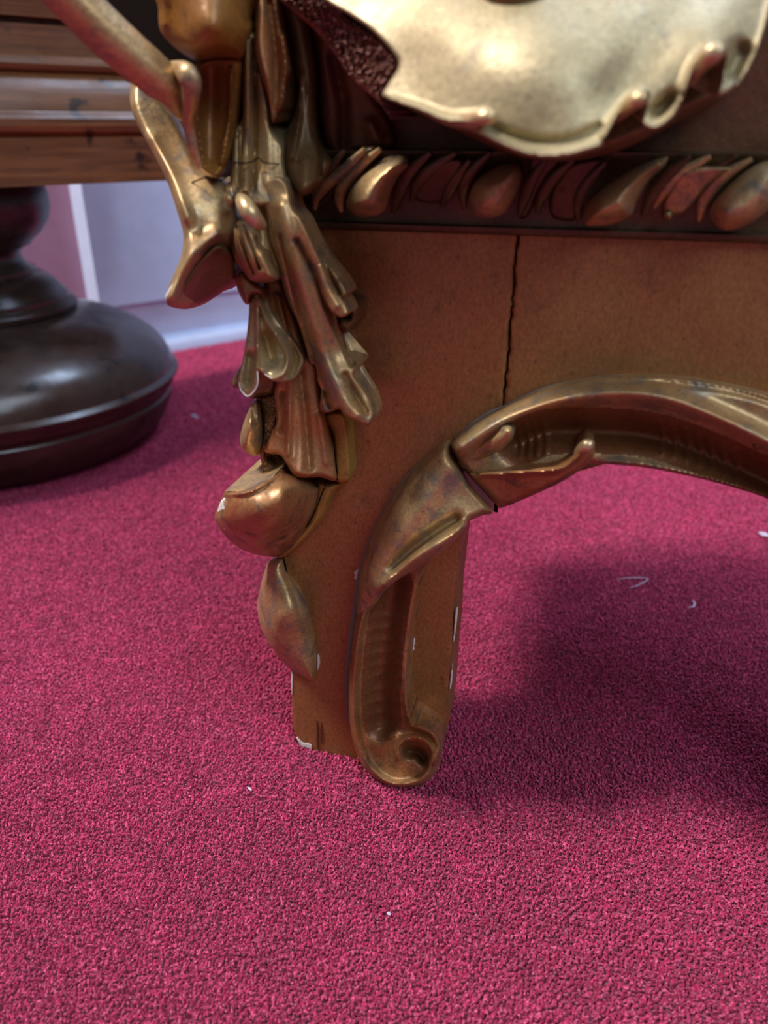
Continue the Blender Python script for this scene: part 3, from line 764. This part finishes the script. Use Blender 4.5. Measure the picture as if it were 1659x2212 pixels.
relief('leaf_lobe', Cz([(850, 560), (905, 640), (970, 770), (1065, 910), (1165, 1030), (1240, 1150), (1235, 1195), (1195, 1215), (1240, 1290), (1255, 1360), (1180, 1390), (1090, 1320), (1010, 1180), (960, 1020), (900, 850), (840, 680)]), M_GOLD, G,
       [(665, 490, 0.032), (720, 560, 0.036), (745, 640, 0.036), (740, 680, 0.038), (700, 640, 0.034)], edge_r=6, edge_h=0.004, thick=0.011, step=1.8, taper=0.0,
       strokes=[([(690, 575), (708, 625), (728, 660)], 9, 0.003), ([(690, 545), (712, 590), (735, 635)], 5, -0.004), ([(705, 545), (735, 595)], 7, 0.003)])
relief('lobe_hook', Az([(1220, 400), (1300, 420), (1350, 470), (1330, 600), (1250, 700), (1160, 650), (1180, 560), (1260, 560)]), M_DARK, G, [(0, 0, 0.022)], edge_r=12, edge_h=0.010, back=0.0, step=2.4)

# pendant leaf: two hollow petals with rubbed rims
pend = Az([(430, 330), (500, 340), (570, 520), (690, 680), (800, 820), (865, 940), (820, 1040), (770, 1115), (690, 1140), (590, 1135), (530, 1105), (470, 1060), (445, 1050), (440, 1150), (410, 1225), (350, 1278), (295, 1215), (265, 1120), (300, 980), (340, 750), (362, 540), (370, 430)])
relief('pendant_leaf', pend, M_LIP, G, [(550, 640, 0.026), (535, 850, 0.040), (600, 815, 0.042), (640, 770, 0.026), (530, 740, 0.034), (590, 720, 0.034)], edge_r=6, edge_h=0.004, back=0.006, step=1.8, taper=0.12,
       strokes=[([(556, 650), (556, 720), (557, 795)], 4, 0.006), ([(558, 640), (575, 690), (605, 735), (622, 770), (614, 805), (590, 818)], 5, 0.006), ([(575, 730), (585, 775)], 16, -0.007), ([(540, 770), (535, 825)], 11, -0.006),
                ([(566, 640), (590, 690), (622, 730), (640, 775), (630, 812)], 7, -0.005)])
rim = [(556, 802, 0.044, 1.2), (557, 826, 0.046, 1.0), (549, 845, 0.046, 1.5), (535, 856, 0.045, 1.7), (521, 843, 0.042, 1.6), (516, 826, 0.040, 0.8)]
tube('rubbed_rim', rim, M_GESSO, G, n=8)
tube('rubbed_rim', [(572, 808, 0.044, 1), (588, 817, 0.046, 1.6), (600, 817, 0.046, 1.2), (612, 806, 0.045, 0.7)], M_GESSO, G, n=8)
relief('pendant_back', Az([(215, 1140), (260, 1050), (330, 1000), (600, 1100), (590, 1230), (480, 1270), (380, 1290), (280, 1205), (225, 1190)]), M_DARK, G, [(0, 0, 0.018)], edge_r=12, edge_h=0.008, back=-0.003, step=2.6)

# side curl below the pendant leaf
relief('side_curl', Bz([(470, 60), (400, 200), (345, 350), (325, 480), (345, 560), (420, 625), (500, 640), (560, 560), (560, 400), (545, 200), (530, 80)]), M_GOLD, G, [(549, 861, 0.016), (525, 940, 0.030), (560, 960, 0.022), (555, 900, 0.026)], edge_r=22, edge_h=0.013, back=-0.006, step=2.2,
       strokes=[([(548, 880), (550, 920)], 5, -0.004)])
relief('side_neck', Bz([(490, 40), (700, 0), (720, 200), (680, 400), (640, 560), (770, 700), (740, 800), (600, 920), (500, 960), (520, 820), (490, 800), (545, 740), (530, 600), (560, 400), (530, 150)]), M_COPPER, G, [(580, 860, 0.012), (570, 1040, 0.020), (600, 950, 0.018)], edge_r=12, edge_h=0.007, back=-0.006, step=2.2, rough=0.0003,
       strokes=[([(575, 900), (570, 960), (566, 1020)], 4, 0.003), ([(588, 990), (602, 1000)], 9, -0.008)])

# volute
bulb = Bz([(750, 740), (850, 800), (1000, 860), (1120, 900), (1200, 930), (1150, 1100), (1060, 1300), (960, 1470), (850, 1610), (700, 1670), (560, 1662), (400, 1622), (260, 1542), (150, 1432), (80, 1322), (64, 1260), (100, 1150), (140, 1060), (175, 1003), (280, 965), (430, 920), (530, 870), (640, 820)])
relief('volute', bulb, M_COPPER, G, [(490, 1070, 0.044), (470, 1120, 0.042), (560, 1110, 0.052), (640, 1050, 0.036), (680, 1050, 0.018), (600, 1190, 0.026), (520, 1180, 0.036), (640, 1150, 0.026), (600, 1020, 0.034)], edge_r=34, edge_h=0.024, back=-0.006, step=2.4,
       strokes=[([(490, 1066), (525, 1064), (560, 1050), (590, 1030), (606, 1012)], 7, 0.006), ([(610, 1060), (600, 1120), (560, 1160)], 20, 0.003), ([(560, 1175), (610, 1165), (650, 1130)], 6, -0.003)])
relief('volute_lip', Bz([(170, 1000), (280, 966), (430, 926), (520, 880), (600, 840), (690, 790), (750, 735), (715, 810), (620, 905), (510, 965), (420, 1000), (300, 1012)]), M_GOLD, G, [(488, 1062, 0.040), (560, 1042, 0.038), (605, 1010, 0.030), (540, 1040, 0.034)], edge_r=6, edge_h=0.004, back=0.0, step=2.0)
relief('chipped_spot', Bz([(140, 1090), (165, 1150), (172, 1230), (130, 1270), (90, 1240), (110, 1150)]), M_GESSO, G, [(476, 1085, 0.036), (482, 1110, 0.038), (470, 1112, 0.030)], edge_r=4, edge_h=0.002, back=0.01, step=2)
relief('volute_back', Bz([(1100, 900), (1230, 910), (1430, 880), (1380, 960), (1300, 1020), (1200, 1250), (1090, 1400), (960, 1540), (800, 1670), (700, 1670), (900, 1450), (1040, 1250)]), M_OCHRE, G, [(0, 0, 0.010)], edge_r=14, edge_h=0.009, back=-0.003, step=2.6)
tube('crack', [(705, 1046, 0.011, 1.0), (694, 1070, 0.012, 1.6), (686, 1092, 0.012, 1.4), (674, 1116, 0.012, 1.4), (660, 1140, 0.011, 0.8)], M_GAP_SHADE, G, n=8)

# leaf boss low on the leg
relief('leaf_boss', r5([(160, 180), (250, 160), (275, 250), (345, 380), (425, 540), (465, 700), (472, 850), (450, 972), (380, 950), (290, 890), (200, 790), (120, 660), (80, 520), (85, 420), (120, 270)]), M_GOLD, G,
       [(600, 1215, 0.010), (610, 1330, 0.020), (565, 1320, 0.010), (675, 1460, 0.010), (672, 1360, 0.010)], edge_r=40, edge_h=0.013, back=-0.008, step=2.4,
       strokes=[([(575, 1260), (572, 1330), (600, 1390)], 10, 0.002), ([(616, 1240), (636, 1290), (655, 1350)], 5, -0.001)])
tube('crack', [(612, 1205, 0.0035, 1.5), (616, 1220, 0.004, 2.2), (620, 1238, 0.004, 1.6), (632, 1268, 0.003, 0.8)], M_GAP_SHADE, G, n=8)
# fine cracks across stem and spur
tube('crack', [(376, 406, 0.022, 0.8), (400, 400, 0.027, 1.5), (425, 390, 0.032, 1.6), (445, 383, 0.0335, 1.6), (462, 387, 0.034, 1.6), (480, 388, 0.033, 1.9), (492, 380, 0.030, 1.6), (496, 374, 0.029, 1)], M_GAP_SHADE, G, n=8)
tube('crack', [(501, 350, 0.021, 1.2), (515, 352, 0.0285, 1.7), (532, 352, 0.0355, 1.7), (546, 349, 0.0285, 1.6), (558, 341, 0.0302, 1.5), (570, 351, 0.0302, 1.5), (590, 353, 0.0285, 1.5), (608, 355, 0.0225, 1.2)], M_GAP_SHADE, G, n=8)

tube('crack', [(684, 1556, 0.0002, 1.0), (686, 1575, 0.0004, 2.0), (686, 1600, 0.0004, 1.8), (687, 1620, 0.0002, 1.2)], M_BOARD, G, n=8)
tube('crack', [(694, 1560, 0.0002, 0.8), (695, 1585, 0.0003, 1.4), (696, 1606, 0.0002, 0.8)], M_BOARD, G, n=8)
# chips of bare gesso
def chip(pts, off, w=2.0):
    relief('gesso_chip', pts, M_GESSO, G, [(0, 0, off)], edge_r=w, edge_h=0.0004, thick=0.003, step=1.6)
chip(r5([(1098, 690), (1107, 705), (1098, 745), (1100, 765), (1080, 785), (1068, 850), (1058, 880), (1056, 810), (1066, 760), (1076, 715)]), -0.0083, 1)
chip(r5([(470, 800), (480, 812), (484, 850), (478, 885), (468, 902), (466, 850)]), 0.0012, 1)
chip(r5([(708, 262), (735, 240), (748, 246), (738, 275), (742, 300), (730, 322), (716, 300), (705, 300), (716, 282)]), 0.0004, 1)
chip(r5([(1366, 540), (1376, 500), (1376, 560), (1360, 690), (1352, 740)]), -0.0095, 1)
chip(r5([(1346, 880), (1350, 820), (1340, 1000), (1328, 1015), (1336, 950)]), -0.0095, 1)
chip(r5([(300, 910), (310, 930), (308, 1010), (304, 1060), (300, 1000)]), 0.0003, 1)
chip(r5([(335, 1335), (375, 1368), (400, 1372), (432, 1385), (428, 1415), (395, 1402), (365, 1395), (342, 1360)]), 0.0003, 1)
chip(r5([(1115, 1186), (1150, 1180), (1172, 1190), (1140, 1198)]), -0.0083, 1)
chip(r5([(942, 783), (966, 777), (958, 792)]), 0.004, 1)
chip(r5([(720, 1180), (735, 1290), (728, 1340), (712, 1240)]), 0.0125, 1)

# sub-parts go under the part they belong to
def kid(name, x=None):
    return [o for o in G.children if o.name.split('.')[0] == name]
def under(parent, *names):
    p = kid(parent)[0]
    for nm in names:
        for o in kid(nm):
            o.parent = p
nh = kid('nail_hole')
nh[0].parent = kid('arch_scroll')[0]
nh[1].parent = bed
under('moulding_bed', 'egg', 'dart', 'leaf_field')
under('shell', 'curl', 'broken_edge', 'boss', 'shell_underside')
under('arch_scroll', 'scroll_bud', 'bud_tip')
under('pendant_leaf', 'rubbed_rim', 'pendant_back')
under('spur', 'spur_underside', 'worn_tip')
under('volute', 'volute_lip', 'chipped_spot', 'volute_back')
under('acanthus_leaf', 'leaf_lobe', 'lobe_hook', 'leaf_core')

# mirrored right-hand leg beyond the frame
PM = P(1490, 850, 0.0)
def mirrored(src, name):
    me = src.data.copy()
    org = np.array(G.location)
    co = np.empty(len(me.vertices) * 3); me.vertices.foreach_get('co', co); co = co.reshape(-1, 3)
    w = co + org
    d = (w - PM) @ U
    w = w - 2 * d[:, None] * U
    me.vertices.foreach_set('co', (w - org).ravel())
    me.flip_normals()
    o = bpy.data.objects.new(name, me)
    COL.objects.link(o); o.parent = G
    return o
for o in list(G.children):
    if o.name.split('.')[0] in ('leg_block', 'leg_scroll', 'scroll_leaf', 'leaf_boss', 'volute'):
        mirrored(o, o.name.split('.')[0])
mirrored(lb, 'apron_board')

# ------------------------------------------------------------------ lint on the carpet
def lint(pts, r, label):
    c = np.array([ground(x, yy, 0.0030) for x, yy in pts])
    rad = [r * 0.4] + [r] * (len(c) - 2) + [r * 0.4] if len(c) > 2 else [r] * len(c)
    org = c[0].copy(); org[2] = 0
    v, f = tube_data(c, rad, 8, 0.6, np.array([0.0, 0, 1]), 4)
    o = mesh_obj('carpet_lint', v, f, M_LINT, None, origin=org)
    o['label'] = label; o['category'] = 'lint'; o['group'] = 'bits of lint on the carpet'
lint([(412, 900), (418, 897), (428, 904)], 0.0018, 'grey crumb of lint on carpet beside the bun foot')
lint([(1330, 1252), (1362, 1248), (1400, 1250), (1378, 1264), (1362, 1270)], 0.00035, 'long pale thread of lint lying under the arch')
lint([(1487, 1312), (1498, 1310), (1500, 1302), (1496, 1296)], 0.0006, 'small hooked pale thread at the right under the arch')
lint([(536, 1700), (540, 1704), (543, 1708)], 0.0007, 'tiny white speck on carpet left of the scrolled foot')
lint([(836, 1971), (840, 1973), (844, 1976)], 0.0008, 'tiny white speck on open carpet below the scrolled foot')
lint([(1640, 1150), (1652, 1155), (1662, 1156)], 0.0028, 'white scrap at the right edge of the carpet')

# ------------------------------------------------------------------ carpet pile: tens of thousands of tufts, one object
def pile():
    yy = 0.09
    pts, scl = [], []
    while yy < 1.60:
        sp = 0.00145 * max(1.0, yy / 0.52)
        dz = yy * math.cos(PITCH) + H * math.sin(PITCH)
        half = 0.5 * 1659 / FPX * dz * (1.5 if yy < 0.9 else 1.2) + 0.03
        xs = np.arange(-half, half, sp)
        q = np.column_stack([xs, np.full(len(xs), yy)]) + rng.normal(0, sp * 0.33, (len(xs), 2))
        pts.append(q); scl.append(np.full(len(xs), sp / 0.00145))
        yy += sp * 0.9
    p = np.concatenate(pts); scl = np.concatenate(scl)
    ok = ((p - A0[:2]) @ WN[:2] > 0.002) & (np.hypot(p[:, 0] - fx, p[:, 1] - fy) > 0.40 * H)
    p, scl = p[ok], scl[ok]
    z = np.zeros((len(p), 1))
    me = bpy.data.meshes.new('carpet_pile')
    me.vertices.add(len(p))
    me.vertices.foreach_set('co', np.concatenate([p, z], 1).ravel())
    me.attributes.new('tuft_size', 'FLOAT', 'POINT').data.foreach_set('value', scl)
    me.update()
    o = bpy.data.objects.new('carpet_pile', me)
    COL.objects.link(o)
    o['kind'] = 'stuff'
    o['label'] = 'dense crimson wool pile of the carpet around the gilt leg'
    o['category'] = 'carpet pile'
    ng = bpy.data.node_groups.new('pile_tufts', 'GeometryNodeTree')
    ng.interface.new_socket('Geometry', in_out='INPUT', socket_type='NodeSocketGeometry')
    ng.interface.new_socket('Geometry', in_out='OUTPUT', socket_type='NodeSocketGeometry')
    nn = ng.nodes
    gi = nn.new('NodeGroupInput'); go = nn.new('NodeGroupOutput')
    m2p = nn.new('GeometryNodeMeshToPoints')
    ico = nn.new('GeometryNodeMeshIcoSphere'); ico.inputs['Radius'].default_value = 0.00072; ico.inputs['Subdivisions'].default_value = 2
    tr = nn.new('GeometryNodeTransform'); tr.inputs['Scale'].default_value = (0.9, 0.9, 2.0); tr.inputs['Translation'].default_value = (0, 0, 0.0008)
    sm = nn.new('GeometryNodeSetMaterial'); sm.inputs['Material'].default_value = M_TUFT
    iop = nn.new('GeometryNodeInstanceOnPoints')
    rot = nn.new('FunctionNodeRandomValue'); rot.data_type = 'FLOAT_VECTOR'
    rot.inputs[0].default_value = (-0.6, -0.6, 0); rot.inputs[1].default_value = (0.6, 0.6, 6.28)
    sc = nn.new('FunctionNodeRandomValue'); sc.data_type = 'FLOAT'
    sc.inputs[2].default_value = 0.65; sc.inputs[3].default_value = 1.2
    L = ng.links.new
    L(gi.outputs[0], m2p.inputs[0]); L(m2p.outputs[0], iop.inputs['Points'])
    L(ico.outputs[0], tr.inputs[0]); L(tr.outputs[0], sm.inputs[0]); L(sm.outputs[0], iop.inputs['Instance'])
    L(rot.outputs[0], iop.inputs['Rotation']); 
    na = nn.new('GeometryNodeInputNamedAttribute'); na.data_type = 'FLOAT'; na.inputs[0].default_value = 'tuft_size'
    mu = nn.new('ShaderNodeMath'); mu.operation = 'MULTIPLY'
    L(sc.outputs[1], mu.inputs[0]); L(na.outputs[0], mu.inputs[1]); L(mu.outputs[0], iop.inputs['Scale'])
    L(iop.outputs[0], go.inputs[0])
    md = o.modifiers.new('tufts', 'NODES'); md.node_group = ng
    me.materials.append(M_TUFT)
    return o
pile()
